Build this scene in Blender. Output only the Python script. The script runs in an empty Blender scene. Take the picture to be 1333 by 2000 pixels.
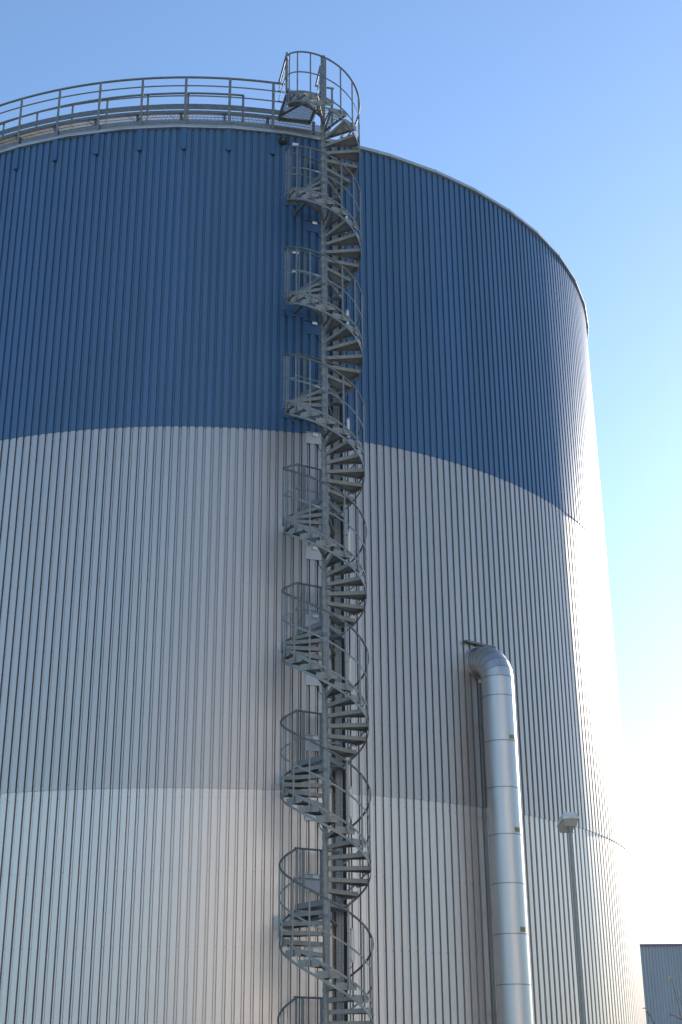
import bpy, math, random
from mathutils import Vector, Matrix
random.seed(7)
R = math.radians
scene = bpy.context.scene
COL = scene.collection
# ------------------------------------------------------------------ camera
CAMH = 1.6
F_PX, PITCH, ROLL = 2736.06, 0.40498, 0.00833
cam_d = bpy.data.cameras.new("camera")
cam_d.sensor_fit = 'VERTICAL'
cam_d.sensor_height = 36.0
cam_d.sensor_width = 24.0
cam_d.lens = F_PX / 2000.0 * 36.0
cam_d.clip_start = 0.1
cam_d.clip_end = 6000
cam = bpy.data.objects.new("camera", cam_d)
COL.objects.link(cam)
cam.matrix_world = (Matrix.Translation((0, 0, CAMH)) @ Matrix.Rotation(math.pi / 2 + PITCH, 4, 'X')
                    @ Matrix.Rotation(-ROLL, 4, 'Z'))
scene.camera = cam
# ------------------------------------------------------------------ sky, sun, exposure
SUN_AZ = 54.0      # degrees from +X towards +Y
SUN_EL = 19.0
w = bpy.data.worlds.new("World")
scene.world = w
w.use_nodes = True
nt = w.node_tree
nt.nodes.clear()
sky = nt.nodes.new("ShaderNodeTexSky")
sky.sky_type = 'NISHITA'
sky.sun_disc = False
sky.sun_elevation = R(SUN_EL)
sky.sun_rotation = R(90 - SUN_AZ)
sky.altitude = 0
sky.air_density = 1.0
sky.dust_density = 0.27
sky.ozone_density = 3.2
bg = nt.nodes.new("ShaderNodeBackground")
bg.inputs[1].default_value = 0.13
out = nt.nodes.new("ShaderNodeOutputWorld")
nt.links.new(sky.outputs[0], bg.inputs[0])
nt.links.new(bg.outputs[0], out.inputs[0])
sd = bpy.data.lights.new("sun", 'SUN')
sd.energy = 4.5
sd.angle = R(0.5)
sd.color = (1.0, 0.91, 0.78)
sun = bpy.data.objects.new("sun", sd)
COL.objects.link(sun)
sdir = Vector((math.cos(R(SUN_AZ)) * math.cos(R(SUN_EL)), math.sin(R(SUN_AZ)) * math.cos(R(SUN_EL)), math.sin(R(SUN_EL))))
sun.rotation_euler = sdir.to_track_quat('Z', 'Y').to_euler()
sun.location = sdir * 200
scene.view_settings.view_transform = 'Standard'
scene.view_settings.look = 'None'
scene.view_settings.gamma = 1
scene.view_settings.use_curve_mapping = False
scene.view_settings.exposure = 1.0


# ------------------------------------------------------------------ helpers
ORIGIN = {}


class MB:
    def __init__(self):
        self.v = []
        self.f = []

    def add(self, vs, fs):
        b = len(self.v)
        self.v += [tuple(p) for p in vs]
        self.f += [tuple(b + i for i in q) for q in fs]

    def frame_box(self, o, ax, ay, az, x0, x1, y0, y1, z0, z1):
        o, ax, ay, az = map(Vector, (o, ax, ay, az))
        vs = [o + ax * x + ay * y + az * z for z in (z0, z1) for y in (y0, y1) for x in (x0, x1)]
        self.add(vs, [(0, 2, 3, 1), (4, 5, 7, 6), (0, 1, 5, 4), (2, 6, 7, 3), (0, 4, 6, 2), (1, 3, 7, 5)])

    def box(self, x0, x1, y0, y1, z0, z1):
        self.frame_box((0, 0, 0), (1, 0, 0), (0, 1, 0), (0, 0, 1), x0, x1, y0, y1, z0, z1)

    def bar(self, a, b, wid, hgt, up=(0, 0, 1), ext=0.0):
        a, b, up = Vector(a), Vector(b), Vector(up)
        d = b - a
        L = d.length
        d.normalize()
        s = d.cross(up)
        if s.length < 1e-5:
            s = d.cross(Vector((1, 0, 0)))
        s.normalize()
        u = s.cross(d)
        self.frame_box(a, d, s, u, -ext, L + ext, -wid / 2, wid / 2, -hgt / 2, hgt / 2)

    def strip(self, path, normals, wid, hgt, up=Vector((0, 0, 1))):
        """rectangular section swept along a path: wid along the normal, hgt along up"""
        b = len(self.v)
        n = len(path)
        for p, q in zip(path, normals):
            p, q = Vector(p), Vector(q)
            for s, t in ((-1, -1), (1, -1), (1, 1), (-1, 1)):
                self.v.append(tuple(p + q * (s * wid / 2) + up * (t * hgt / 2)))
        for i in range(n - 1):
            for k in range(4):
                a0 = b + i * 4 + k
                a1 = b + i * 4 + (k + 1) % 4
                self.f.append((a0, a1, a1 + 4, a0 + 4))
        self.f.append((b + 3, b + 2, b + 1, b))
        e = b + (n - 1) * 4
        self.f.append((e, e + 1, e + 2, e + 3))

    def tube(self, path, r, n=8, caps=True):
        path = [Vector(p) for p in path]
        b = len(self.v)
        N = len(path)
        ref = None
        for i, p in enumerate(path):
            if i == 0:
                t = path[1] - p
            elif i == N - 1:
                t = p - path[i - 1]
            else:
                t = (path[i + 1] - p).normalized() + (p - path[i - 1]).normalized()
            if t.length < 1e-9:
                t = Vector((0, 0, 1))
            t.normalize()
            if ref is None:
                ref = Vector((0, 0, 1)) if abs(t.z) < 0.9 else Vector((1, 0, 0))
            s = ref - t * ref.dot(t)
            if s.length < 1e-4:
                s = Vector((1, 0, 0)) - t * t.x
            s.normalize()
            ref = s
            u = t.cross(s)
            rr = r[i] if isinstance(r, (list, tuple)) else r
            for k in range(n):
                a = 2 * math.pi * k / n
                self.v.append(tuple(p + s * (rr * math.cos(a)) + u * (rr * math.sin(a))))
        for i in range(N - 1):
            for k in range(n):
                a0 = b + i * n + k
                a1 = b + i * n + (k + 1) % n
                self.f.append((a0, a1, a1 + n, a0 + n))
        if caps:
            self.f.append(tuple(b + k for k in reversed(range(n))))
            self.f.append(tuple(b + (N - 1) * n + k for k in range(n)))

    def poly_slab(self, pts, z0, z1):
        n = len(pts)
        self.add([(p[0], p[1], z0) for p in pts] + [(p[0], p[1], z1) for p in pts],
                 [tuple(reversed(range(n))), tuple(range(n, 2 * n))] +
                 [(i, (i + 1) % n, n + (i + 1) % n, n + i) for i in range(n)])

    def build(self, name, mat, parent=None, smooth=False, label=None, local=False):
        me = bpy.data.meshes.new(name)
        o3 = ORIGIN.get(parent.name, (0, 0, 0)) if (parent is not None and not local) else (0, 0, 0)
        ox, oy, oz = o3
        me.from_pydata([(x - ox, y - oy, z - oz) for x, y, z in self.v], [], self.f)
        me.materials.append(mat)
        me.validate()
        if smooth:
            me.polygons.foreach_set("use_smooth", [True] * len(me.polygons))
            me.set_sharp_from_angle(angle=R(38))
        me.update()
        ob = bpy.data.objects.new(name, me)
        COL.objects.link(ob)
        if parent is not None:
            ob.parent = parent
        ORIGIN[ob.name] = o3
        if label:
            ob["label"] = label
        return ob


def thing(name, loc, label, cat, group=None):
    o = bpy.data.objects.new(name, None)
    o.empty_display_size = 0.3
    COL.objects.link(o)
    o.location = loc
    ORIGIN[o.name] = tuple(loc)
    tag(o, label, cat, group)
    return o


def tag(o, label, cat, group=None):
    o["label"] = label
    o["category"] = cat
    if group:
        o["group"] = group


def structure(o):
    o["kind"] = "structure"
    return o


def dup(o, parent, rz=None, loc=None):
    c = o.copy()
    COL.objects.link(c)
    c.parent = parent
    if loc is not None:
        c.location = loc
    if rz is not None:
        c.rotation_euler = (0, 0, rz)
    for ch in list(o.children):
        g = ch.copy()
        COL.objects.link(g)
        g.parent = c
    return c


def pol(cx, cy, r, deg, z):
    return Vector((cx + r * math.cos(R(deg)), cy + r * math.sin(R(deg)), z))


# ------------------------------------------------------------------ materials
def mat(name, color, rough=0.5, metal=0.0, spec=0.5, var=0.0, scale=(1, 1, 1), nscale=3.0, detail=4.0,
        rvar=0.0, bump=0.0, bscale=None, bnscale=3.0):
    m = bpy.data.materials.new(name)
    m.use_nodes = True
    t = m.node_tree
    p = t.nodes["Principled BSDF"]
    p.inputs["Base Color"].default_value = (*color, 1)
    p.inputs["Roughness"].default_value = rough
    p.inputs["Metallic"].default_value = metal
    p.inputs["Specular IOR Level"].default_value = spec
    if var or rvar or bump:
        tc = t.nodes.new("ShaderNodeTexCoord")
        mp = t.nodes.new("ShaderNodeMapping")
        mp.inputs["Scale"].default_value = scale
        t.links.new(tc.outputs["Object"], mp.inputs[0])
        nz = t.nodes.new("ShaderNodeTexNoise")
        nz.inputs["Scale"].default_value = nscale
        nz.inputs["Detail"].default_value = detail
        t.links.new(mp.outputs[0], nz.inputs[0])
        if var:
            mr = t.nodes.new("ShaderNodeMapRange")
            mr.inputs[1].default_value = 0.3
            mr.inputs[2].default_value = 0.7
            mr.inputs[3].default_value = 1 - var
            mr.inputs[4].default_value = 1 + var
            t.links.new(nz.outputs[0], mr.inputs[0])
            mx = t.nodes.new("ShaderNodeVectorMath")
            mx.operation = 'SCALE'
            mx.inputs[0].default_value = color
            t.links.new(mr.outputs[0], mx.inputs["Scale"])
            t.links.new(mx.outputs[0], p.inputs["Base Color"])
        if rvar:
            m2 = t.nodes.new("ShaderNodeMapRange")
            m2.inputs[1].default_value = 0.3
            m2.inputs[2].default_value = 0.7
            m2.inputs[3].default_value = max(0.02, rough - rvar)
            m2.inputs[4].default_value = rough + rvar
            t.links.new(nz.outputs[0], m2.inputs[0])
            t.links.new(m2.outputs[0], p.inputs["Roughness"])
        if bump:
            mb = t.nodes.new("ShaderNodeMapping")
            mb.inputs["Scale"].default_value = bscale or scale
            t.links.new(tc.outputs["Object"], mb.inputs[0])
            nb = t.nodes.new("ShaderNodeTexNoise")
            nb.inputs["Scale"].default_value = bnscale
            nb.inputs["Detail"].default_value = 2
            t.links.new(mb.outputs[0], nb.inputs[0])
            bp = t.nodes.new("ShaderNodeBump")
            bp.inputs["Strength"].default_value = 1.0
            bp.inputs["Distance"].default_value = bump
            t.links.new(nb.outputs[0], bp.inputs["Height"])
            t.links.new(bp.outputs[0], p.inputs["Normal"])
    return m


def cladding_mat(name, color, rough, metal, pitch_deg, sheet_var, coat=0.0):
    """painted profiled sheet: small tone step from sheet to sheet, faint dirt streaks, slight oil-canning"""
    m = bpy.data.materials.new(name)
    m.use_nodes = True
    t = m.node_tree
    N = t.nodes.new
    L = t.links.new
    p = t.nodes["Principled BSDF"]
    p.inputs["Metallic"].default_value = metal
    p.inputs["Specular IOR Level"].default_value = 0.5
    p.inputs["Coat Weight"].default_value = coat
    p.inputs["Coat Roughness"].default_value = 0.22
    tc = N("ShaderNodeTexCoord")
    sx = N("ShaderNodeSeparateXYZ")
    L(tc.outputs["Object"], sx.inputs[0])
    at = N("ShaderNodeMath"); at.operation = 'ARCTAN2'
    L(sx.outputs[1], at.inputs[0]); L(sx.outputs[0], at.inputs[1])
    sheet = N("ShaderNodeMath"); sheet.operation = 'DIVIDE'
    L(at.outputs[0], sheet.inputs[0]); sheet.inputs[1].default_value = R(pitch_deg) * 5
    fl = N("ShaderNodeMath"); fl.operation = 'FLOOR'
    L(sheet.outputs[0], fl.inputs[0])
    wn = N("ShaderNodeTexWhiteNoise"); wn.noise_dimensions = '1D'
    L(fl.outputs[0], wn.inputs["W"])
    # streaks: noise over (angle * k, z * small)
    cv = N("ShaderNodeCombineXYZ")
    am = N("ShaderNodeMath"); am.operation = 'MULTIPLY'; am.inputs[1].default_value = 60
    L(at.outputs[0], am.inputs[0]); L(am.outputs[0], cv.inputs[0])
    zm = N("ShaderNodeMath"); zm.operation = 'MULTIPLY'; zm.inputs[1].default_value = 0.22
    L(sx.outputs[2], zm.inputs[0]); L(zm.outputs[0], cv.inputs[2])
    nz = N("ShaderNodeTexNoise"); nz.inputs["Scale"].default_value = 1.0; nz.inputs["Detail"].default_value = 5
    L(cv.outputs[0], nz.inputs[0])
    mr = N("ShaderNodeMapRange")
    mr.inputs[1].default_value = 0.3; mr.inputs[2].default_value = 0.7
    mr.inputs[3].default_value = 0.93; mr.inputs[4].default_value = 1.05
    L(nz.outputs[0], mr.inputs[0])
    ws = N("ShaderNodeMapRange")
    ws.inputs[3].default_value = 1 - sheet_var; ws.inputs[4].default_value = 1 + sheet_var
    L(wn.outputs[0], ws.inputs[0])
    mu = N("ShaderNodeMath"); mu.operation = 'MULTIPLY'
    L(mr.outputs[0], mu.inputs[0]); L(ws.outputs[0], mu.inputs[1])
    sc = N("ShaderNodeVectorMath"); sc.operation = 'SCALE'
    sc.inputs[0].default_value = color
    L(mu.outputs[0], sc.inputs["Scale"])
    L(sc.outputs[0], p.inputs["Base Color"])
    rr = N("ShaderNodeMapRange")
    rr.inputs[3].default_value = rough - 0.05; rr.inputs[4].default_value = rough + 0.06
    L(nz.outputs[0], rr.inputs[0])
    L(rr.outputs[0], p.inputs["Roughness"])
    nb = N("ShaderNodeTexNoise"); nb.inputs["Scale"].default_value = 0.8; nb.inputs["Detail"].default_value = 1
    mp = N("ShaderNodeMapping"); mp.inputs["Scale"].default_value = (3.0, 3.0, 0.35)
    L(tc.outputs["Object"], mp.inputs[0]); L(mp.outputs[0], nb.inputs[0])
    bp = N("ShaderNodeBump"); bp.inputs["Strength"].default_value = 1.0; bp.inputs["Distance"].default_value = 0.006
    L(nb.outputs[0], bp.inputs["Height"]); L(bp.outputs[0], p.inputs["Normal"])
    return m


NRIB = 407
PDEG = 360.0 / NRIB
M_grey = cladding_mat("silver_grey_sheet", (0.60, 0.55, 0.51), 0.40, 0.64, PDEG, 0.03)
M_grey2 = cladding_mat("silver_grey_sheet_dull", (0.44, 0.41, 0.388), 0.40, 0.66, PDEG, 0.03)
M_blue = cladding_mat("blue_painted_sheet", (0.053, 0.117, 0.218), 0.34, 0.0, PDEG, 0.05)
M_bluep = mat("blue_painted_steel", (0.04, 0.10, 0.20), 0.42, 0.0, var=0.05, nscale=2)
M_greyp = mat("silver_grey_painted_steel", (0.47, 0.475, 0.48), 0.45, 0.3, var=0.05, nscale=2)
M_trim = mat("weathered_aluminium_flashing", (0.42, 0.43, 0.43), 0.42, 0.5, var=0.12, scale=(1, 1, 2), nscale=1.6, rvar=0.08)
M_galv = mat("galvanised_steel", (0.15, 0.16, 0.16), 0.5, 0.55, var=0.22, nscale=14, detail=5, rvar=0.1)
M_galvl = mat("galvanised_steel_light", (0.20, 0.205, 0.20), 0.46, 0.6, var=0.2, nscale=16, detail=5, rvar=0.1)
M_tread = mat("weathered_zinc_tread", (0.235, 0.228, 0.205), 0.55, 0.25, var=0.2, nscale=12, detail=6, rvar=0.08)
M_grate = mat("galvanised_grating", (0.30, 0.31, 0.30), 0.6, 0.1, var=0.1, nscale=9)
M_duct = mat("bright_zinc_sheet", (0.47, 0.47, 0.47), 0.44, 0.85, var=0.05, scale=(6, 6, 0.4), nscale=2, rvar=0.05,
             bump=0.001, bscale=(1.5, 1.5, 0.8), bnscale=1.2)
M_seam = mat("zinc_sheet_seam", (0.22, 0.23, 0.24), 0.4, 0.7)
M_dark = mat("dark_rubber", (0.02, 0.021, 0.023), 0.6)
M_white = mat("white_plastic", (0.72, 0.69, 0.58), 0.4, var=0.06, nscale=6)
M_sign = mat("white_sign_plate", (0.7, 0.7, 0.68), 0.4)
M_signtext = mat("red_sign_print", (0.30, 0.05, 0.04), 0.5)
M_sticker = mat("yellow_sticker", (0.26, 0.22, 0.06), 0.5, var=0.15, nscale=30)
M_print = mat("dark_sticker_print", (0.05, 0.045, 0.02), 0.5)
M_lampcap = mat("grey_lamp_housing", (0.55, 0.55, 0.54), 0.5, var=0.2, nscale=12, detail=6)
M_lens = mat("dusty_lamp_lens", (0.30, 0.28, 0.24), 0.25, 0.0, var=0.15, nscale=6)
M_hall = mat("blue_grey_hall_sheet", (0.36, 0.39, 0.41), 0.5, 0.1, var=0.05, scale=(0.3, 0.3, 0.05), nscale=3)
M_halltrim = mat("dark_hall_trim", (0.24, 0.16, 0.20), 0.5)
M_bark = mat("thin_brown_bark", (0.13, 0.10, 0.075), 0.8, var=0.25, nscale=20)
M_leaf = mat("yellow_autumn_leaf", (0.52, 0.33, 0.025), 0.5, var=0.3, nscale=25)
M_leafd = mat("browning_autumn_leaf", (0.20, 0.12, 0.035), 0.55, var=0.3, nscale=25)
M_ground = mat("pale_gravel_yard", (0.26, 0.24, 0.21), 0.9, var=0.35, nscale=0.6, detail=8)
M_store = mat("pale_hall_sheet", (0.82, 0.78, 0.73), 0.6, 0.0, var=0.05, scale=(0.2, 0.2, 0.2), nscale=2)
M_roof = mat("tank_roof_sheet", (0.35, 0.36, 0.37), 0.5, 0.3)

# ------------------------------------------------------------------ ground
Z = CAMH        # everything below measured from eye height, Z lifts it to world height
g = MB()
n = 24
ext = [-3000, -400, -120, -60, -30, -15, 0, 15, 30, 60, 120, 400, 3000]
for yy in ext:
    for xx in ext:
        g.v.append((xx, yy + 30, 0.0))
k = len(ext)
for i in range(k - 1):
    for j in range(k - 1):
        g.f.append((i * k + j, i * k + j + 1, (i + 1) * k + j + 1, (i + 1) * k + j))
structure(g.build("ground", M_ground))

# ------------------------------------------------------------------ tank
TX, TY, TR = -4.10506, 41.64271, 12.27595
ZTOP = 23.40 + Z
ZB = 14.835 + Z
ZJ = 6.339 + Z
tank = thing("storage_tank", (TX, TY, 0), "huge round storage tank clad in ribbed sheet, blue above silver grey", "tank")
PH0 = -77.70584 + 0.5 * 0.0    # azimuth of one valley centre


def cladding(name, z0, z1, material, dr, skirt=True, deep=0.085):
    """ribbed skin: per rib a broad flat pan, then a narrow strip between two deep slots"""
    b = MB()
    prof = []
    for i in range(NRIB):
        c = PH0 + i * PDEG
        for q, dep in ((-0.196, 0.0), (-0.180, deep), (-0.088, deep), (-0.082, 0.034), (0.082, 0.034), (0.088, deep), (0.180, deep), (0.196, 0.0)):
            prof.append((c + q * PDEG, TR - dep + dr))
    n = len(prof)
    zs = [z0, z1]
    for zz in zs:
        for a, r in prof:
            b.v.append(tuple(pol(TX, TY, r, a, zz)))
    if skirt:      # folded lower edge going in under the sheet
        for a, r in prof:
            b.v.append(tuple(pol(TX, TY, r - 0.022, a, z0)))
    for i in range(n):
        j = (i + 1) % n
        b.f.append((i, j, n + j, n + i))
        if skirt:
            b.f.append((2 * n + i, 2 * n + j, j, i))
    return b.build(name, material, tank)


lower = cladding("lower_cladding", 0.0, ZJ + 0.02, M_grey, 0.0, False)
lower["label"] = "brighter silver grey ribbed cladding at the foot of the tank"
middle = cladding("middle_cladding", ZJ - 0.03, ZB + 0.02, M_grey2, 0.018)
middle["label"] = "duller silver grey ribbed cladding between the joint and the blue band"
upper = cladding("upper_cladding", ZB - 0.03, ZTOP, M_blue, 0.030, deep=0.045)
upper["label"] = "deep blue ribbed cladding of the upper tank wall"

# screw rows in the grooves, washers a few millimetres proud
for nm, rows, mt, dr in (("cladding_screw", (3.1, 4.6, 6.12, 6.43, 7.9, 9.4, 11.0, 12.5, 14.14, 14.6), M_seam, 0.0),
                         ("cladding_screw", (15.1, 16.6, 18.2, 19.8, 21.4, 22.9), M_bluep, 0.030)):
    b = MB()
    for z in rows:
        zz = z + Z
        d2 = 0.018 if (dr == 0 and z > 6.34) else dr
        for i in range(NRIB):
            a = PH0 + i * PDEG
            aa = ((a + 180) % 360) - 180
            if -135 < aa < -5:
                r = TR - 0.034 + d2
                s = 0.008
                c = pol(TX, TY, r, a, zz)
                nrm = Vector((math.cos(R(a)), math.sin(R(a)), 0))
                tn = Vector((-nrm.y, nrm.x, 0))
                b.frame_box(c, tn, nrm, (0, 0, 1), -s, s, -0.001, 0.007, -s, s)
    o = b.build(nm, mt, tank)
    o["kind"] = "stuff"

# roof (low cone) and roof edge flashing in straight lengths
b = MB()
seg = 72
for i in range(seg):
    b.v.append(tuple(pol(TX, TY, TR - 0.05, 360 * i / seg, 23.44 + Z)))
b.v.append((TX, TY, 24.6 + Z))
for i in range(seg):
    b.f.append((i, (i + 1) % seg, seg))
b.build("roof", M_roof, tank)
b = MB()
FS = 54
prof = [(TR - 0.03, 23.39), (TR + 0.11, 23.385), (TR + 0.113, 23.40), (TR + 0.085, 23.49), (TR + 0.06, 23.50), (TR - 0.3, 23.47)]
for i in range(FS):
    a0 = 360 * i / FS + 3.1
    a1 = 360 * (i + 1) / FS + 3.1
    e = 0.003 * (i % 2)
    for a in (a0 - 0.1, a1 + 0.1):
        for r, z in prof:
            b.v.append(tuple(pol(TX, TY, r + e, a, z + Z + e)))
    o = len(b.v) - 12
    for q in range(5):
        b.f.append((o + q, o + 6 + q, o + 7 + q, o + 1 + q))
b.build("roof_edge_flashing", M_trim, tank)

# blue box covers over the rail brackets, one under every rail post
POST_AZ = [-78.70 - 5.309 * i for i in range(0, 14)]
for a in POST_AZ:
    b = MB()
    nrm = Vector((math.cos(R(a)), math.sin(R(a)), 0))
    tn = Vector((-nrm.y, nrm.x, 0))
    c = pol(TX, TY, TR + 0.030, a, Z)
    b.frame_box(c, tn, nrm, (0, 0, 1), -0.062, 0.062, 0.0, 0.055, 22.74, 23.37)
    b.frame_box(c, tn, nrm, (0, 0, 1), -0.056, 0.056, 0.002, 0.05, 22.715, 22.74)
    b.build("bracket_cover", M_bluep, tank)

# flat cover plates riveted over the ribs beside the stair, most with a drip edge and a small sign


def wall_plate(az0, az1, z1, z0, material, drip=True, sign=True, zr=None):
    b = MB()
    m = 5
    r0 = TR + 0.032
    for i in range(m):
        a0 = az0 + (az1 - az0) * i / m
        a1 = az0 + (az1 - az0) * (i + 1) / m
        am = (a0 + a1) / 2
        nrm = Vector((math.cos(R(am)), math.sin(R(am)), 0))
        tn = Vector((-nrm.y, nrm.x, 0))
        hw = TR * R(abs(a1 - a0)) / 2
        c = pol(TX, TY, r0, am, Z)
        b.frame_box(c, tn, nrm, (0, 0, 1), -hw, hw, 0.0, 0.006, z0, z1)
        if drip:
            b.frame_box(c, tn, nrm, (0, 0, 1), -hw - 0.004, hw + 0.004, 0.0, 0.045, z1, z1 + 0.014)
    o = b.build("cover_plate", material, tank)
    if sign:
        am = (az0 * 0.45 + az1 * 0.55)
        nrm = Vector((math.cos(R(am)), math.sin(R(am)), 0))
        tn = Vector((-nrm.y, nrm.x, 0))
        c = pol(TX, TY, r0 + 0.05, am, Z)
        s = MB()
        s.frame_box(c, tn, nrm, (0, 0, 1), -0.06, 0.06, 0, 0.006, z1 - 0.09, z1 - 0.015)
        so = s.build("sign", M_sign, o)
        s = MB()
        s.frame_box(c, tn, nrm, (0, 0, 1), -0.04, 0.035, 0.006, 0.0075, z1 - 0.042, z1 - 0.034)
        s.frame_box(c, tn, nrm, (0, 0, 1), -0.04, 0.02, 0.006, 0.0075, z1 - 0.068, z1 - 0.06)
    return o


for z1, z0 in ((20.81, 20.51), (17.87, 17.52)):
    wall_plate(-74.65, -72.65, z1, z0, M_bluep)
for z1, z0 in ((14.82, 14.55), (11.93, 11.61), (8.96, 8.64), (6.04, 5.69), (3.1, 2.76), (10.29, 10.0), (7.51, 7.18), (4.56, 4.21)):
    wall_plate(-74.5, -72.65, z1, z0, M_greyp)
for z1, z0 in ((21.41, 21.22), (18.50, 17.97)):
    wall_plate(-77.6, -74.4, z1, z0, M_bluep, False, False)
wall_plate(-77.5, -74.4, 15.38, 15.15, M_bluep, False, False)
for z1, z0 in ((12.55, 12.2), (9.58, 9.38), (6.65, 6.42), (3.72, 3.42)):
    wall_plate(-77.5, -75.2, z1, z0, M_greyp, False, False)


def wall_frame(az):
    nrm = Vector((math.cos(R(az)), math.sin(R(az)), 0))
    return pol(TX, TY, TR + 0.031, az, Z), Vector((-nrm.y, nrm.x, 0)), nrm


# little white signs straight on the blue wall, round black vent, small dark box, bar stub
for az, z in ((-75.9, 23.13), (-75.8, 19.83), (-75.8, 19.27)):
    c, tn, nrm = wall_frame(az)
    b = MB()
    b.frame_box(c, tn, nrm, (0, 0, 1), -0.08, 0.08, 0.0, 0.02, z - 0.045, z + 0.045)
    so = b.build("sign", M_sign, tank)
c, tn, nrm = wall_frame(-77.45)
b = MB()
b.tube([c + Vector((0, 0, 23.18)), c + nrm * 0.05 + Vector((0, 0, 23.18)), c + nrm * 0.052 + Vector((0, 0, 23.18)), c + nrm * 0.085 + Vector((0, 0, 23.18))],
       [0.115, 0.115, 0.095, 0.08], 20)
vent = b.build("vent_cap", M_dark, tank)
b = MB()
b.tube([c + nrm * 0.085 + Vector((0, 0, 23.18)), c + nrm * 0.105 + Vector((0, 0, 23.18))], 0.04, 14)
b.build("vent_grille", M_galv, vent)
c, tn, nrm = wall_frame(-74.0)
b = MB()
b.frame_box(c, tn, nrm, (0, 0, 1), -0.06, 0.06, 0, 0.08, 22.42, 22.56)
b.build("junction_box", M_dark, tank)
c, tn, nrm = wall_frame(-76.9)
b = MB()
b.tube([c + Vector((0, 0, 17.95)), c + nrm * 0.42 + Vector((-0.12, 0, 17.93))], 0.022, 8)
b.build("stub_pipe", M_galv, tank)

# ------------------------------------------------------------------ roof walkway and railings
WZ = 23.92 + Z
A_END = -77.3
A_START = -150.0


def arc(r, z, a0=A_START, a1=A_END, step=1.0):
    nn = max(2, int(abs(a1 - a0) / step))
    aa = [a0 + (a1 - a0) * i / nn for i in range(nn + 1)]
    return [pol(TX, TY, r, a, z + Z) for a in aa], [Vector((math.cos(R(a)), math.sin(R(a)), 0)) for a in aa]


walk = thing("roof_walkway", (TX, TY, WZ), "galvanised grating walkway running round the tank roof edge", "walkway")
b = MB()
b.strip(*arc(TR + 0.03, 23.915), 0.06, 0.075)
b.build("edge_beam", M_galv, walk)
b = MB()
b.strip(*arc(TR + 0.02, 23.59, A_START, -72.2), 0.012, 0.15)
b.build("base_upstand", M_galvl, walk)
b = MB()
r_in = TR - 0.75
a = A_START
dstep = math.degrees(0.036 / TR)
while a < A_END + 6.0:
    u = Vector((math.cos(R(a)), math.sin(R(a)), 0))
    t2 = Vector((-u.y, u.x, 0))
    b.frame_box((TX, TY, WZ), u, t2, (0, 0, 1), r_in, TR, -0.007, 0.007, -0.03, 0.0)
    a += dstep
for rr in [r_in + 0.1 * q for q in range(8)]:
    b.strip(*arc(rr, 23.905, A_START, A_END + 6, 1.5), 0.006, 0.012)
b.build("walkway_grating", M_galv, walk)
for a in [q - 0.55 for q in POST_AZ]:
    u = Vector((math.cos(R(a)), math.sin(R(a)), 0))
    t2 = Vector((-u.y, u.x, 0))
    c = Vector((TX, TY, 0))
    b = MB()
    b.bar(c + u * (TR - 0.02) + Vector((0, 0, 23.9 + Z)), c + u * (TR - 0.34) + Vector((0, 0, 23.5 + Z)), 0.07, 0.05)
    b.build("knee_brace", M_galv, walk)
    b = MB()
    b.frame_box(c + Vector((0, 0, Z)), u, t2, (0, 0, 1), TR - 0.8, TR + 0.0, -0.03, 0.03, 23.80, 23.888)
    b.build("cross_beam", M_galv, walk)

rail = thing("roof_railing", (TX, TY, WZ), "outer galvanised railing of the roof walkway, highest and nearest the tank edge", "railing")
for a in POST_AZ:
    u = Vector((math.cos(R(a)), math.sin(R(a)), 0))
    t2 = Vector((-u.y, u.x, 0))
    b = MB()
    b.frame_box((TX, TY, Z), u, t2, (0, 0, 1), TR + 0.065, TR + 0.078, -0.035, 0.035, 23.48, 25.0)
    b.frame_box((TX, TY, Z), u, t2, (0, 0, 1), TR + 0.02, TR + 0.0655, -0.032, -0.022, 23.48, 25.0)
    b.build("rail_post", M_galvl, rail)
b = MB()
b.tube(arc(TR + 0.06, 25.02)[0], 0.03, 10)
b.build("handrail", M_galv, rail, True)
for z in (24.76, 24.43):
    b = MB()
    b.tube(arc(TR + 0.045, z)[0], 0.018, 8)
    b.build("mid_rail", M_galv, rail, True)
b = MB()
b.strip(*arc(TR + 0.055, 24.07), 0.008, 0.16)
b.build("toe_board", M_galv, rail)

inner = thing("inner_roof_railing", (TX, TY, WZ), "inner galvanised railing set back on the roof walkway, ending in a square corner", "railing")
IA = -82.1
for a in [IA - 0.1, -89.4, -94.7, -100.2, -105.1, -110.4, -115.8, -121, -126.5, -132]:
    u = Vector((math.cos(R(a)), math.sin(R(a)), 0))
    t2 = Vector((-u.y, u.x, 0))
    b = MB()
    b.frame_box((TX, TY, Z), u, t2, (0, 0, 1), TR - 0.64, TR - 0.627, -0.03, 0.03, 23.5, 25.05)
    b.build("rail_post", M_galvl, inner)
b = MB()
b.tube(arc(TR - 0.60, 25.05, A_START, IA)[0], 0.028, 10)
b.build("handrail", M_galv, inner, True)
b = MB()
b.tube(arc(TR - 0.60, 24.68, A_START, IA)[0], 0.018, 8)
b.build("mid_rail", M_galv, inner, True)

# ------------------------------------------------------------------ spiral staircase
PX, PY = -0.36765, 28.43577
H = 2.90412
RISE = H / 14
ZE = 1.60288 + Z         # tread facing right, lowest of those in the picture
RO = 0.90
stair = thing("spiral_staircase", (PX, PY, 0), "tall galvanised spiral staircase winding up the front of the tank", "staircase")
TOPN = 7


def S(r, deg, z):
    return pol(PX, PY, r, deg, z)


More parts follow.
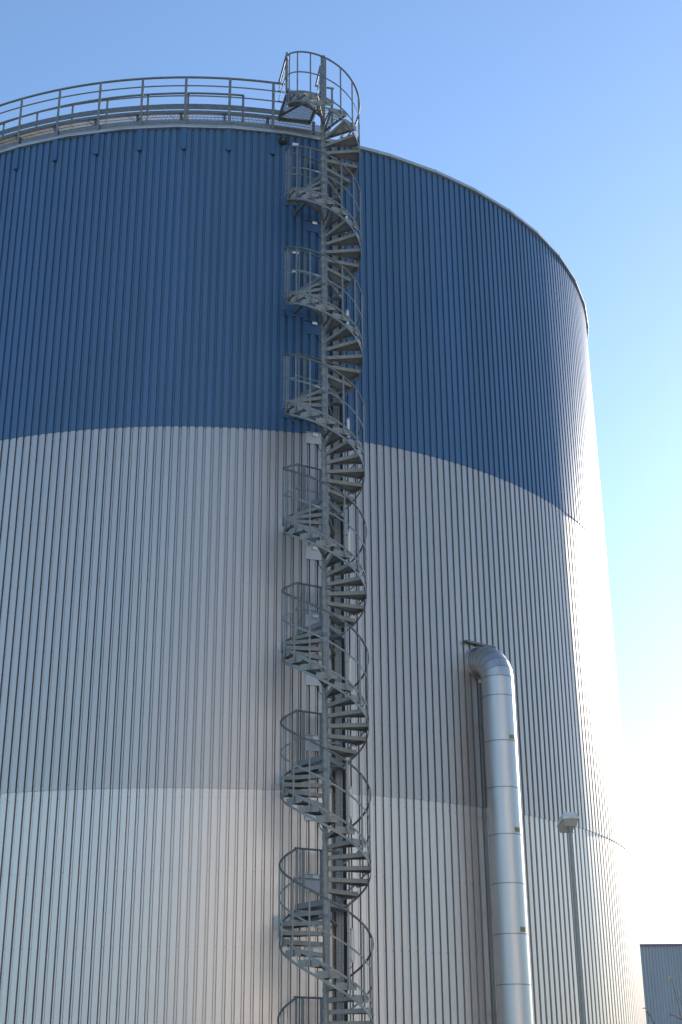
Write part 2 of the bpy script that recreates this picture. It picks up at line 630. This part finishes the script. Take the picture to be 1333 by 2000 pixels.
b = MB()
b.tube([(PX, PY, 0), (PX, PY, 24.88 + Z)], 0.060, 20)
b.tube([(PX, PY, 24.88 + Z), (PX, PY, 24.90 + Z)], 0.066, 20)
pole = b.build("pole", M_galvl, stair, True)
for nn in range(0, 8):
    z = ZE + nn * H - 0.62 + 1.45
    for dz in (0, ):
        b = MB()
        b.tube([(PX, PY, z), (PX, PY, z + 0.012)], 0.069, 20)
        b.build("pole_joint", M_galv, pole, True)

# one tread: two radial side boards, a bent outer plate and a grating between them
TW = 28.0


def tread_mesh():
    b = MB()
    for ang, s in ((0.0, 1), (TW, -1)):
        u = Vector((math.cos(R(ang)), math.sin(R(ang)), 0))
        t2 = Vector((-u.y, u.x, 0)) * s
        b.frame_box((0, 0, 0), u, t2, (0, 0, 1), 0.062, RO - 0.012, 0.0, 0.006, -0.083, 0.0)
        b.frame_box((0, 0, 0), u, t2, (0, 0, 1), 0.062, RO - 0.012, 0.006, 0.032, -0.083, -0.078)
    m = 4
    for i in range(m):
        a0, a1 = TW * i / m, TW * (i + 1) / m
        am = (a0 + a1) / 2
        u = Vector((math.cos(R(am)), math.sin(R(am)), 0))
        t2 = Vector((-u.y, u.x, 0))
        hw = RO * math.sin(R((a1 - a0) / 2))
        b.frame_box((0, 0, 0), u, t2, (0, 0, 1), RO * math.cos(R(a1 - am)) - 0.010, RO * math.cos(R(a1 - am)) - 0.003, -hw, hw, -0.118, 0.014)
    # hub collar
    b.tube([(0, 0, -0.10), (0, 0, 0.0)], 0.068, 16)
    return b


def wedge_grating(a0, a1, r0, r1, ztop, pitch=0.034, cross=0.10):
    b = MB()
    mid = (a0 + a1) / 2
    u = Vector((math.cos(R(mid)), math.sin(R(mid)), 0))
    t2 = Vector((-u.y, u.x, 0))
    hw = math.tan(R((a1 - a0) / 2))
    q = 0
    y = -r1
    nmax = int(r1 / pitch)
    for i in range(-nmax, nmax + 1):
        y = i * pitch
        x0 = max(r0, abs(y) / hw if hw < 50 else r0)
        x1 = math.sqrt(max(0, r1 * r1 - y * y))
        if x1 - x0 > 0.03:
            b.frame_box((0, 0, 0), u, t2, (0, 0, 1), x0, x1, y - 0.002, y + 0.002, ztop - 0.03, ztop)
    x = r0 + 0.06
    while x < r1 - 0.03:
        yy = min(x * hw, math.sqrt(max(0, r1 * r1 - x * x)))
        b.frame_box((0, 0, 0), u, t2, (0, 0, 1), x - 0.003, x + 0.003, -yy, yy, ztop - 0.014, ztop - 0.002)
        x += cross
    return b


tread0 = tread_mesh().build("tread", M_tread, stair, local=True)
grat0 = wedge_grating(1.0, TW - 1.0, 0.08, RO - 0.02, -0.004).build("tread_grating", M_grate, tread0, local=True)
bal0 = MB()
BALR = RO + 0.016
bal0.tube([(BALR, 0, -0.10), (BALR, 0, 1.30)], 0.0195, 8)
bal0.box(RO - 0.002, BALR, -0.014, 0.014, -0.095, -0.065)
bal0.box(RO - 0.002, BALR, -0.014, 0.014, -0.03, 0.0)
bal0 = bal0.build("baluster", M_galvl, stair, True, local=True)
first = True


def tread_back(nn, j):
    return -5 - 24 * j - 360 * nn


def tread_at(nn, j):
    """back edge (unwrapped degrees) and top height; j = 11 is the landing"""
    if j <= 10:
        return tread_back(nn, j), ZE + nn * H + j * RISE
    return tread_back(nn, j) - 24, ZE + nn * H + j * RISE       # beyond the landing


for nn in range(0, TOPN + 1):
    for j in [q for q in range(14) if q != 11]:
        if nn == TOPN and j > 8:
            continue
        a, z = tread_at(nn, j)
        if first:
            t, bl = tread0, bal0
            t.location = (0, 0, z)
            t.rotation_euler = (0, 0, R(a))
            bl.location = (0, 0, z)
            bl.rotation_euler = (0, 0, R(a + 16))
            first = False
        else:
            dup(tread0, stair, R(a), (0, 0, z))
            dup(bal0, stair, R(a + 16), (0, 0, z))
# flight below the picture, down to the ground, as one piece
bt = MB()
proto = tread_mesh()
for q in range(1, 15):
    jj = 14 - q
    if jj == 11:
        continue
    a, z = tread_at(-1, jj)
    if z < 0.1:
        continue
    mrot = Matrix.Rotation(R(a), 3, 'Z')
    bt.add([mrot @ Vector(p) + Vector((PX, PY, z)) for p in proto.v], proto.f)
    am = R(a + 16)
    d = Vector((math.cos(am), math.sin(am), 0))
    bt.tube([Vector((PX, PY, z - 0.1)) + d * BALR, Vector((PX, PY, z + 1.3)) + d * BALR], 0.017, 8)
lowf = bt.build("lower_flight", M_galvl, stair, label="the lowest treads and balusters below the others")
lowf["kind"] = "stuff"

# landings: wedge towards the wall with straight outer edge
L_R = Vector((0.46, 1.10))
L_L = Vector((-0.63, 0.75))
LT = Vector((0.40, 1.28))


def landing_z(nn):
    return ZE + nn * H + 11 * RISE


for nn in range(-1, TOPN):
    z = landing_z(nn)
    b = MB()
    P0 = Vector((PX, PY, 0))
    dR = Vector((L_R.x, L_R.y, 0)).normalized()
    dL = Vector((L_L.x, L_L.y, 0)).normalized()
    a = P0 + dR * 0.06
    c = P0 + Vector((L_R.x, L_R.y, 0))
    d = P0 + Vector((L_L.x, L_L.y, 0))
    e = P0 + dL * 0.06
    mid = P0 + Vector((-0.05, 1.08, 0))
    for p, q in ((a, c), (c, mid), (mid, d), (d, e)):
        b.bar(p + Vector((0, 0, z - 0.056)), q + Vector((0, 0, z - 0.056)), 0.008, 0.112)
    ld = b.build("landing", M_galvl, stair)
    b = MB()
    gg = wedge_grating(69, 128, 0.10, 0.98, -0.004)
    b.add([Vector(p) + Vector((PX, PY, z)) for p in gg.v], gg.f)
    b.build("landing_grating", M_grate, ld)
    # posts and level rails along the landing
    for fx, fy in ((-0.47, 0.83), (-0.10, 1.07)):
        b = MB()
        b.frame_box((PX + fx, PY + fy, 0), (1, 0, 0), (0, 1, 0), (0, 0, 1), -0.034, 0.034, -0.006, 0.006, z - 0.11, z + 1.10)
        b.build("landing_post", M_galv, ld)
    # wall braces from a clamp on the pole
    zc = z - 0.34
    b = MB()
    b.tube([(PX, PY, zc - 0.035), (PX, PY, zc + 0.035)], 0.072, 20)
    for sx in (-1, 1):
        b.box(PX + sx * 0.10 - 0.035, PX + sx * 0.10 + 0.035, PY - 0.012, PY + 0.012, zc - 0.032, zc + 0.032)
        b.tube([(PX + sx * 0.10, PY - 0.02, zc), (PX + sx * 0.10, PY + 0.02, zc)], 0.013, 8)
    b.build("pole_clamp", M_galv, stair, True)
    for az, xx in ((-75.9, 0), (-71.2, 0)):
        wp = pol(TX, TY, TR + 0.02, az, zc)
        d3 = (wp - Vector((PX, PY, zc))).normalized()
        b = MB()
        b.tube([Vector((PX, PY, zc)) + d3 * 0.07, wp], 0.037, 12)
        b.tube([wp - d3 * 0.02, wp], 0.08, 12)
        b.build("wall_brace", M_galv, stair, True)


# handrail, mid rail, lower rail and stringer of every flight, landing to landing
def line_z(phi):
    """height of the tread line at unwrapped angle phi (falls as the stair climbs)"""
    nn = math.floor((67.0 - phi) / 360.0)
    local = phi + 360.0 * nn           # 67 .. -293
    # flight nn starts on the landing below turn nn
    z12 = ZE + nn * H - 2 * RISE       # tread j = 12 of the turn below, centre 43 + 14
    return z12 + (57.0 - local) * RISE / 24.0


def helix(r, dz, p0, p1, step=4.0):
    nn = int(abs(p1 - p0) / step) + 1
    pts, nr = [], []
    for i in range(nn + 1):
        p = p0 + (p1 - p0) * i / nn
        pts.append(S(r, p, line_z(p) + dz))
        nr.append(Vector((math.cos(R(p)), math.sin(R(p)), 0)))
    return pts, nr


for nn in range(0, TOPN + 1):
    top = nn == TOPN
    p0 = 66.9 - 360 * nn
    p1 = (-229.5 - 360 * nn) if not top else (-186.0 - 360 * nn)
    zl = landing_z(nn)
    P0 = Vector((PX, PY, 0))
    kink = P0 + Vector((L_L.x, L_L.y, 0))
    wallp = P0 + Vector((LT.x - 0.12, LT.y, 0))
    for nm, dz, rad, kz in (("handrail", 1.32, 0.023, 1.12), ("mid_rail", 0.69, 0.0135, 0.52)):
        b = MB()
        pts, nr = helix(BALR + (0.0 if nm == "handrail" else 0.0), dz, p0, p1)
        if not top:
            pts = pts[:-1] + [kink + Vector((0, 0, zl + kz)), wallp + Vector((0, 0, zl + kz))]
            start = []
        if nm == "handrail":
            b.tube(pts, rad, 10)
        else:
            dd = []
            for i in range(len(pts)):
                tt = (pts[min(i + 1, len(pts) - 1)] - pts[max(i - 1, 0)])
                dd.append(Vector((tt.y, -tt.x, 0)).normalized())
            b.strip(pts, dd, 0.008, 0.042)
        if top and nm == "handrail":
            b.tube([pts[-1], pts[-1] + Vector((-0.03, 0.10, -0.03)), pts[-1] + Vector((-0.045, 0.12, -0.12)),
                    pts[-1] + Vector((-0.045, 0.12, -0.60)), pts[-1] + Vector((-0.03, 0.10, -0.66)), helix(BALR, 0.69, p1, p1 + 1)[0][0]], 0.019, 8)
        b.build(nm, M_galv if nm == "handrail" else M_galvl, stair, True)
        if nm == "mid_rail" and not top:
            b = MB()
            c = kink + Vector((0, 0, zl + kz))
            b.tube([c + Vector((-0.03, -0.01, 0)), c + Vector((0.05, 0.02, 0))], 0.022, 8)
            q = S(BALR, -95 - 360 * nn, line_z(-95 - 360 * nn) + dz)
            q2 = S(BALR, -101 - 360 * nn, line_z(-101 - 360 * nn) + dz)
            b.tube([q, q2], 0.02, 8)
            b.build("rail_sleeve", M_trim, stair, True)
    b = MB()
    b.strip(*helix(BALR - 0.004, 0.09, p0, p1), 0.006, 0.052)
    b.build("knee_rail", M_galvl, stair)
    b = MB()
    pts, nr = helix(RO + 0.002, -0.20, p0, p1)
    b.strip(pts, nr, 0.008, 0.058)
    b.build("stringer", M_galvl, stair)
# rails of the bottom flight outside the picture
b = MB()
pts, nr = helix(BALR, 1.32, 66.9 + 250, 66.9 + 64)
b.tube(pts + [P0 + Vector((L_L.x, L_L.y, landing_z(-1) + 1.12)), P0 + Vector((LT.x - 0.12, LT.y, landing_z(-1) + 1.12))], 0.0215, 10)
b.build("handrail", M_galv, stair, True)

# top platform from the stair to the roof walkway
PZ = 23.87 + Z
b = MB()
Apt = P0 + Vector((-0.885, -0.03, 0))
Bpt = P0 + Vector((-1.18, 1.10, 0))
Dpt = P0 + Vector((-0.36, 1.24, 0))
Cpt = P0 + Vector((-0.227, 0.76, 0))
Ept = P0 + Vector((-0.06, 0.08, 0))
zz = Vector((0, 0, PZ - 0.05))
for p, q in ((Apt, Bpt), (Bpt, Dpt), (Dpt, Cpt), (Cpt, Ept)):
    b.bar(p + zz, q + zz, 0.05, 0.10)
plat = b.build("top_platform", M_galv, stair)
b = MB()
ax = (Bpt - Apt).normalized()
ay = Vector((ax.y, -ax.x, 0))
L = (Bpt - Apt).length
for i in range(0, 33):
    s = i * 0.031
    # bars run with the platform, clipped to its outline on the right
    b0, b1 = 0.02, L
    p = Apt + ay * s
    if s > 0.75:
        b0 = 0.45 + (s - 0.75) * 1.2
    if s > 0.90:
        break
    b.frame_box((p.x, p.y, PZ), ax, ay, (0, 0, 1), b0, b1, -0.007, 0.007, -0.035, 0.0)
for q in range(0, 12):
    b.frame_box((Apt.x, Apt.y, PZ), ax, ay, (0, 0, 1), 0.05 + q * 0.1, 0.054 + q * 0.1, 0, 0.86, -0.010, -0.003)
b.build("platform_grating", M_grate, plat)
b = MB()
b.bar(Bpt + Vector((0.06, -0.16, PZ - 0.07)), P0 + Vector((-0.40, 0.36, PZ - 0.07)), 0.04, 0.04)
b.build("platform_brace", M_galv, plat)
b = MB()
b.box(PX - 0.30, PX - 0.22, PY + 1.14, PY + 1.20, 23.40 + Z, PZ - 0.1)
b.build("support_leg", M_galv, plat)
# rails each side of the platform
lp = P0 + Vector((-0.922, 0.0, 0))
re = P0 + Vector((-1.182, 1.118, 0))
for z, r in ((25.02, 0.028), (24.76, 0.014), (24.43, 0.014)):
    b = MB()
    b.tube([lp + Vector((0, 0, z + Z)), re + Vector((0, 0, z + Z)), pol(TX, TY, TR + 0.06, A_END - 0.3, z + Z)], r, 8)
    b.build("handrail" if z > 25 else "mid_rail", M_galv, plat, True)
b = MB()
b.box(lp.x - 0.03, lp.x + 0.03, lp.y - 0.025, lp.y + 0.025, PZ - 0.08, 25.04 + Z)
b.build("rail_post", M_galvl, plat)
r1 = P0 + Vector((-0.07, 0.45, 0))
r2 = P0 + Vector((-0.21, 1.21, 0))
r3 = P0 + Vector((0.27, 1.33, 0))
for z, r in ((24.99, 0.028), (24.6, 0.014)):
    b = MB()
    b.tube([r1 + Vector((0, 0, z + Z)), r2 + Vector((0, 0, z + Z)), r3 + Vector((0, 0, z + Z))], r, 8)
    b.build("handrail" if z > 24.9 else "mid_rail", M_galv, plat, True)
for p in (r1, r3 + Vector((-0.05, 0, 0))):
    b = MB()
    b.box(p.x - 0.028, p.x + 0.028, p.y - 0.02, p.y + 0.02, PZ - 0.08, 25.0 + Z)
    b.build("rail_post", M_galvl, plat)

# ------------------------------------------------------------------ cable tray beside the stair
tray = thing("cable_tray", (PX + 0.3, PY + 1.4, 0), "vertical grey perforated cable tray with dark cables behind the spiral stair", "cable tray")
b = MB()
ty = PY + 1.40
zt0, zt1 = 0.1, 23.30 + Z
b.box(PX + 0.20, PX + 0.345, ty, ty + 0.006, zt0, zt1)
b.box(PX + 0.20, PX + 0.206, ty + 0.006, ty + 0.09, zt0, zt1)
b.box(PX + 0.345, PX + 0.351, ty, ty + 0.09, zt0, zt1)
chan = b.build("tray_channel", M_galvl, tray)
b = MB()
z = zt0 + 0.1
while z < zt1:
    b.box(PX + 0.30, PX + 0.315, ty - 0.003, ty - 0.001, z, z + 0.03)
    z += 0.06
b.build("perforation", M_dark, chan)["kind"] = "stuff"
b = MB()
for i, (dx, r) in enumerate(((0.368, 0.014), (0.392, 0.012), (0.41, 0.009))):
    b.tube([(PX + dx + 0.006 * math.sin(q * 0.9 + i), ty + 0.06 + 0.004 * math.cos(q * 1.3), zt0 + q * (zt1 - zt0) / 60) for q in range(61)], r, 8)
b.box(PX + 0.351, PX + 0.425, ty + 0.085, ty + 0.093, zt0, zt1)
b.build("cable_bundle", M_dark, tray, True)
z = 1.0
while z < zt1:
    b = MB()
    b.box(PX + 0.19, PX + 0.43, ty + 0.094, ty + 0.30, z, z + 0.04)
    b.build("tray_bracket", M_galv, tray)
    z += 1.45

# ------------------------------------------------------------------ tube lights on arms beside the stair
TL = [(23.95, 23.40, 0.474), (20.95, 20.40, 0.560), (18.16, 17.62, 0.560), (15.17, 14.66, 0.551), (12.30, 11.72, 0.546),
      (9.27, 8.66, 0.539), (6.373, 5.70, 0.515), (3.47, 2.80, 0.522)]
TLL = ["white tube light at roof height, topmost of the column beside the stair",
       "white tube light on the upper blue wall, just below the roof edge one",
       "white tube light half way up the blue wall beside the stair",
       "white tube light right at the bottom edge of the blue wall",
       "white tube light on the grey wall, first below the blue wall",
       "white tube light on the grey wall level with the duct's elbow",
       "white tube light beside the stair where the two grey claddings join",
       "white tube light nearest the ground, lowest beside the stair"]


def tube_light(z1, z0, x, label):
    cx, cy = PX + x, PY + 1.32
    t = thing("tube_light", (cx, cy, z0 + Z), label, "light", "tube lights up the stair")
    z1 += Z
    z0 += Z
    b = MB()
    b.tube([(cx, cy, z0 + 0.05), (cx, cy, z1 - 0.05)], 0.032, 14)
    b.build("tube", M_white, t, True)
    for q in (z0, z1 - 0.05):
        b = MB()
        b.tube([(cx, cy, q), (cx, cy, q + 0.05)], 0.035, 14)
        b.build("end_cap", M_greyp, t, True)
    for q in (z0 + 0.08, z1 - 0.09):
        b = MB()
        b.bar((PX + 0.42, ty + 0.05, q), (cx, cy + 0.02, q), 0.018, 0.012)
        b.build("bracket_arm", M_dark, t)
    b = MB()
    b.box(cx + 0.033, cx + 0.047, cy - 0.012, cy + 0.012, z0 + 0.03, z1 - 0.03)
    b.build("back_rail", M_greyp, t)
    b = MB()
    b.tube([(cx, cy, z0), (cx - 0.005, cy, z0 - 0.07), (cx - 0.04, cy + 0.03, z0 - 0.11), (PX + 0.40, ty + 0.06, z0 - 0.10)], 0.008, 6)
    b.build("lead", M_dark, t, True)


for (z1, z0, x), lb in zip(TL, TLL):
    tube_light(z1, z0, x, lb)

# cable loops dropping from the cover plates to the pole
for z in (20.5, 17.5, 14.55, 11.6, 8.64, 5.69):
    wp = pol(TX, TY, TR + 0.03, -73.1, z + Z)
    b = MB()
    b.tube([wp, wp + Vector((0.01, -0.03, -0.12)), wp + Vector((0.08, -0.1, -0.24)), wp + Vector((0.22, -0.12, -0.30)),
            (PX + 0.36, ty + 0.09, z + Z - 0.28)], 0.011, 6)
    b.build("cable_loop", M_dark, tray, True)

# ------------------------------------------------------------------ ventilation duct on the right
DAZ = -53.49
du = Vector((math.cos(R(DAZ)), math.sin(R(DAZ)), 0))
DL = 0.62
DR = 0.372
wall_c = pol(TX, TY, TR + 0.01, DAZ, 9.705 + Z)
axis = wall_c + du * DL
duct = thing("ventilation_duct", (axis.x, axis.y, 0), "thick bright zinc duct rising along the tank and bending into its wall", "duct")
DN = 48
ZEL = 9.705 + Z - 0.54
rings = [2.448, 3.474, 4.528, 5.578, 6.611, 7.659, 8.711]
zs = [0.0] + [q + Z for q in [0.35, 1.40] + rings] + [ZEL]
for z0, z1 in zip(zs[:-1], zs[1:]):
    b = MB()
    m = 2
    b.tube([(axis.x, axis.y, z0 + 0.004), (axis.x, axis.y, z1 - 0.004)], DR, DN, False)
    sec = b.build("duct_section", M_duct, duct, True)
    b = MB()
    b.tube([(axis.x, axis.y, z1 - 0.012), (axis.x, axis.y, z1 + 0.010)], DR + 0.005, DN, False)
    b.build("seam_ring", M_seam, sec, True)
# elbow in gores
NG = 6
rb = 0.54
cen = axis - du * rb
path = []
for i in range(NG + 1):
    th = (math.pi / 2) * i / NG
    path.append(Vector((cen.x, cen.y, ZEL)) + du * (rb * math.cos(th)) + Vector((0, 0, rb * math.sin(th))))
tang = lambda th: (-du * math.sin(th) + Vector((0, 0, math.cos(th))))
side = Vector((-du.y, du.x, 0))
b = MB()
bs = MB()
for i in range(NG + 1):
    th = (math.pi / 2) * i / NG
    nrm = du * math.cos(th) + Vector((0, 0, math.sin(th)))
    for kx in range(DN):
        a = 2 * math.pi * kx / DN
        b.v.append(tuple(path[i] + nrm * (DR * math.cos(a)) + side * (DR * math.sin(a))))
    t = tang(th)
    bs.tube([path[i] - t * 0.006, path[i] + t * 0.006], DR + 0.004, DN, False)
for i in range(NG):
    for kx in range(DN):
        b.f.append((i * DN + kx, i * DN + (kx + 1) % DN, (i + 1) * DN + (kx + 1) % DN, (i + 1) * DN + kx))
# straight stub into the wall
me_end = path[-1]
o0 = len(b.v)
for p in (me_end, wall_c - du * 0.05):
    for kx in range(DN):
        a = 2 * math.pi * kx / DN
        b.v.append(tuple(p + Vector((0, 0, 1)) * (DR * math.cos(a)) + side * (DR * math.sin(a))))
for kx in range(DN):
    b.f.append((o0 + kx, o0 + (kx + 1) % DN, o0 + DN + (kx + 1) % DN, o0 + DN + kx))
me = b.build("elbow", M_duct, duct)
me.data.polygons.foreach_set("use_smooth", [True] * len(me.data.polygons))
vs = me.data
# keep the mitre joints crisp
sharp = vs.attributes.get("sharp_edge") or vs.attributes.new("sharp_edge", 'BOOLEAN', 'EDGE')
for ed in vs.edges:
    i0, i1 = ed.vertices
    if i0 // DN == i1 // DN:
        sharp.data[ed.index].value = True
bs.build("elbow_seam", M_seam, me, True)
b = MB()
b.tube([wall_c + du * 0.005, wall_c + du * 0.03], DR + 0.025, DN, True)
b.build("wall_flange", M_duct, duct, True)
# sloping drip flashing above the elbow
b = MB()
c0 = pol(TX, TY, TR + 0.01, -55.6, 10.16 + Z)
c1 = pol(TX, TY, TR + 0.01, -51.3, 10.16 + Z)
d2 = (c1 - c0).normalized()
nn2 = Vector((d2.y, -d2.x, 0))
b.frame_box(c0, d2, nn2, (0, 0, 1), 0, (c1 - c0).length, 0.0, 0.14, 0.0, 0.014)
b.frame_box(c0, d2, nn2, (0, 0, 1), 0, (c1 - c0).length, 0.13, 0.14, -0.035, 0.0)
b.build("rain_flashing", M_galv, duct)
# thin dark strip standing in for the duct's shade and reflection on the wall
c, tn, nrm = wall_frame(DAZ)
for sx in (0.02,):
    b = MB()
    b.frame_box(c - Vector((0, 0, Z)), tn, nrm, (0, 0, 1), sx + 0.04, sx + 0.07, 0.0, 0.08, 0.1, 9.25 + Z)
    b.build("duct_shade_strip", M_galv, duct)
for z in (1.9, 4.0, 6.1, 8.2):
    b = MB()
    b.frame_box(c, tn, nrm, (0, 0, 1), 0.10, 0.2, 0.0, 0.29, z, z + 0.04)
    b.build("duct_bracket", M_galv, duct)
# yellow stickers
for z in (3.56, 5.67, 7.74):
    b = MB()
    bp_ = MB()
    vdir = math.degrees(math.atan2(-axis.y, -axis.x))
    a0, a1 = vdir + 34, vdir + 58
    m = 6
    for i in range(m):
        q0 = a0 + (a1 - a0) * i / m
        q1 = a0 + (a1 - a0) * (i + 1) / m
        vs4 = [pol(axis.x, axis.y, DR + 0.0025, q, h + Z) for h in (z - 0.055, z + 0.055) for q in (q0, q1)]
        b.add(vs4, [(0, 1, 3, 2)])
    st = b.build("sticker", M_sticker, duct)
    for (u0, u1, h0, h1) in ((0.06, 0.34, -0.006, 0.006), (0.06, 0.16, -0.02, 0.02), (0.42, 0.46, -0.045, 0.045), (0.55, 0.92, 0.018, 0.03), (0.55, 0.85, -0.03, -0.018)):
        vs4 = [pol(axis.x, axis.y, DR + 0.0045, a0 + (a1 - a0) * u, z + h + Z) for h in (h0, h1) for u in (u0, u1)]
        bp_.add(vs4, [(0, 1, 3, 2)])
    bp_.build("sticker_print", M_print, st)

# ------------------------------------------------------------------ street lamp
LX, LY = 3.53, 22.0
lz = 4.09 + Z
lamp = thing("street_lamp", (LX, LY, 0), "slim galvanised lamp post with a grey box lantern before the tank", "street lamp")
b = MB()
b.tube([(LX, LY, 0), (LX, LY, 1.2), (LX, LY, 1.25), (LX, LY, lz)], [0.055, 0.055, 0.040, 0.036], 16)
b.build("lamp_pole", M_galvl, lamp, True)
ha = R(94)       # the lantern reaches away from the camera
hx = Vector((math.cos(ha), math.sin(ha), -0.10)).normalized()
hy = Vector((-math.sin(ha), math.cos(ha), 0))
hz = hx.cross(hy)
if hz.z < 0:
    hz = -hz


def loft(o, secs, hx, hy, hz):
    """stack of rectangles (height, x0, x1, half width)"""
    b = MB()
    for h, x0, x1, hw in secs:
        for x, y in ((x0, -hw), (x1, -hw), (x1, hw), (x0, hw)):
            b.v.append(tuple(o + hx * x + hy * y + hz * h))
    n = len(secs)
    for i in range(n - 1):
        for q in range(4):
            b.f.append((i * 4 + q, i * 4 + (q + 1) % 4, i * 4 + 4 + (q + 1) % 4, i * 4 + 4 + q))
    b.f.append((3, 2, 1, 0))
    e = (n - 1) * 4
    b.f.append((e, e + 1, e + 2, e + 3))
    return b


ho = Vector((LX, LY, lz))
head = loft(ho, [(0.075, -0.10, 0.36, 0.130), (0.083, -0.105, 0.37, 0.135), (0.102, -0.10, 0.36, 0.128), (0.192, -0.05, 0.30, 0.094), (0.203, -0.02, 0.27, 0.08)],
            hx, hy, hz).build("lantern", M_lampcap, lamp)
loft(ho, [(-0.03, -0.05, 0.33, 0.09), (0.072, -0.085, 0.35, 0.118)], hx, hy, hz).build("lantern_lens", M_lens, head)
b = MB()
b.tube([(LX, LY, lz - 0.12), (LX, LY, lz + 0.02)], 0.048, 16)
b.build("pole_collar", M_galv, lamp, True)

# ------------------------------------------------------------------ hall in the distance
HX0, HX1, HY = 6.0, 62.0, 95.0
hh = 9.93 + Z
hall = thing("industrial_hall", (20, HY, 0), "distant long hall with blue grey ribbed walls beyond the tank", "building")
b = MB()
pitch = 0.20
x = HX0
pts = []
while x < HX1:
    pts += [(x, 0.0), (x + pitch * 0.55, 0.0), (x + pitch * 0.65, 0.045), (x + pitch * 0.9, 0.045)]
    x += pitch
for zz in (0, hh - 0.12):
    for px_, py_ in pts:
        b.v.append((px_, HY + py_, zz))
n = len(pts)
for i in range(n - 1):
    b.f.append((i, i + 1, n + i + 1, n + i))
b.add([(HX0, HY, 0), (HX0, HY + 40, 0), (HX0, HY + 40, hh - 0.12), (HX0, HY, hh - 0.12), (HX1, HY, 0), (HX1, HY + 40, 0), (HX1, HY + 40, hh - 0.12), (HX1, HY, hh - 0.12)],
      [(0, 3, 2, 1), (4, 5, 6, 7), (1, 2, 6, 5)])
b.build("wall", M_hall, hall)
b = MB()
b.box(HX0 - 0.1, HX1 + 0.1, HY - 0.14, HY + 40.1, hh - 0.12, hh)
b.build("roof", M_halltrim, hall)

# ------------------------------------------------------------------ pale hall behind the photographer, mirrored in the duct
store = thing("storage_hall", (30, -40, 0), "large pale hall standing behind the photographer, facing the tank", "building")
b = MB()
x = 2.0
pts = []
while x < 62.0:
    pts += [(x, 0.0), (x + 0.7, 0.0), (x + 0.75, -0.05), (x + 0.95, -0.05)]
    x += 1.0
for zz in (0, 24.0):
    for px_, py_ in pts:
        b.v.append((px_, -40 + py_, zz))
n = len(pts)
for i in range(n - 1):
    b.f.append((i, n + i, n + i + 1, i + 1))
b.add([(2, -40, 0), (2, -70, 0), (2, -70, 24), (2, -40, 24), (62, -40, 0), (62, -70, 0), (62, -70, 24), (62, -40, 24)],
      [(0, 1, 2, 3), (4, 7, 6, 5), (1, 5, 6, 2)])
b.build("wall", M_store, store)
b = MB()
b.box(1.8, 62.2, -70.2, -39.8, 24.0, 24.5)
b.build("roof", M_trim, store)

# ------------------------------------------------------------------ young tree at the lower right
sap = thing("young_tree", (3.55, 14.0, 0), "young nearly bare tree with a few yellow leaves on thin twigs", "tree")
b = MB()
b.tube([(3.55, 14, 0), (3.5, 14.02, 0.8), (3.42, 14, 1.5), (3.33, 14, 2.0)], [0.03, 0.024, 0.016, 0.010], 8)
b.build("trunk", M_bark, sap, True)
tw = [
    [(3.33, 14, 2.0), (3.21, 14, 2.22), (3.165, 14.01, 2.40), (3.14, 14.0, 2.55), (3.118, 14, 2.68), (3.103, 14, 2.75)],
    [(3.36, 14, 1.9), (3.26, 13.97, 2.2), (3.20, 13.96, 2.42), (3.15, 13.97, 2.58), (3.125, 13.99, 2.66)],
    [(3.165, 14.01, 2.38), (3.11, 14, 2.41), (3.067, 14, 2.42)],
    [(3.4, 14, 1.7), (3.1, 14.05, 2.0), (2.95, 14.05, 2.28), (2.885, 14.02, 2.40), (2.84, 14, 2.455)],
    [(2.95, 14.05, 2.28), (2.9, 14, 2.35), (2.872, 14, 2.42)],
    [(3.3, 14, 2.05), (3.42, 14.1, 2.3), (3.45, 14.1, 2.6)],
    [(3.35, 14, 1.8), (3.15, 13.9, 2.1), (3.06, 13.9, 2.3)],
    [(3.4, 14, 1.6), (3.6, 14.1, 1.9), (3.7, 14.1, 2.4)],
]
for q in tw:
    b = MB()
    nq = len(q)
    b.tube(q, [0.007 - 0.0045 * i / (nq - 1) for i in range(nq)], 6)
    b.build("twig", M_bark, sap, True)


def leaf(c, size, yaw, pitch_, m):
    u = Vector((math.cos(yaw) * math.cos(pitch_), math.sin(yaw) * math.cos(pitch_), math.sin(pitch_)))
    s = Vector((-math.sin(yaw), math.cos(yaw), 0.25)).normalized()
    nrm = u.cross(s)
    prof = [(0, 0), (0.18, 0.30), (0.45, 0.40), (0.75, 0.24), (1.0, 0)]
    b = MB()
    c = Vector(c)
    for x, wv in prof:
        for sgn in (-1, 0, 1):
            b.v.append(tuple(c + u * (x * size) + s * (sgn * wv * size) + nrm * (0.14 * size * abs(sgn) * (wv / 0.4) - 0.12 * size * x * x)))
    for i in range(len(prof) - 1):
        for q in range(2):
            b.f.append((i * 3 + q, i * 3 + q + 1, i * 3 + 4 + q, i * 3 + 3 + q))
    return b.build("leaf", m, sap, True)


for c, s, y, p, m in (((3.103, 14, 2.775), 0.045, 2.6, -0.9, M_leaf), ((2.845, 14, 2.475), 0.044, 3.0, 0.2, M_leaf),
                      ((2.838, 14, 2.462), 0.042, 0.3, -0.6, M_leaf), ((2.885, 14, 2.43), 0.036, 2.9, -0.4, M_leafd),
                      ((3.075, 14, 2.435), 0.042, 2.8, -0.9, M_leafd), ((3.45, 14.1, 2.6), 0.045, 0.5, -0.8, M_leaf),
                      ((3.7, 14.1, 2.4), 0.045, 1.5, -0.8, M_leaf), ((3.06, 13.9, 2.29), 0.04, 2.5, -0.8, M_leaf)):
    leaf(c, s, y, p, m)
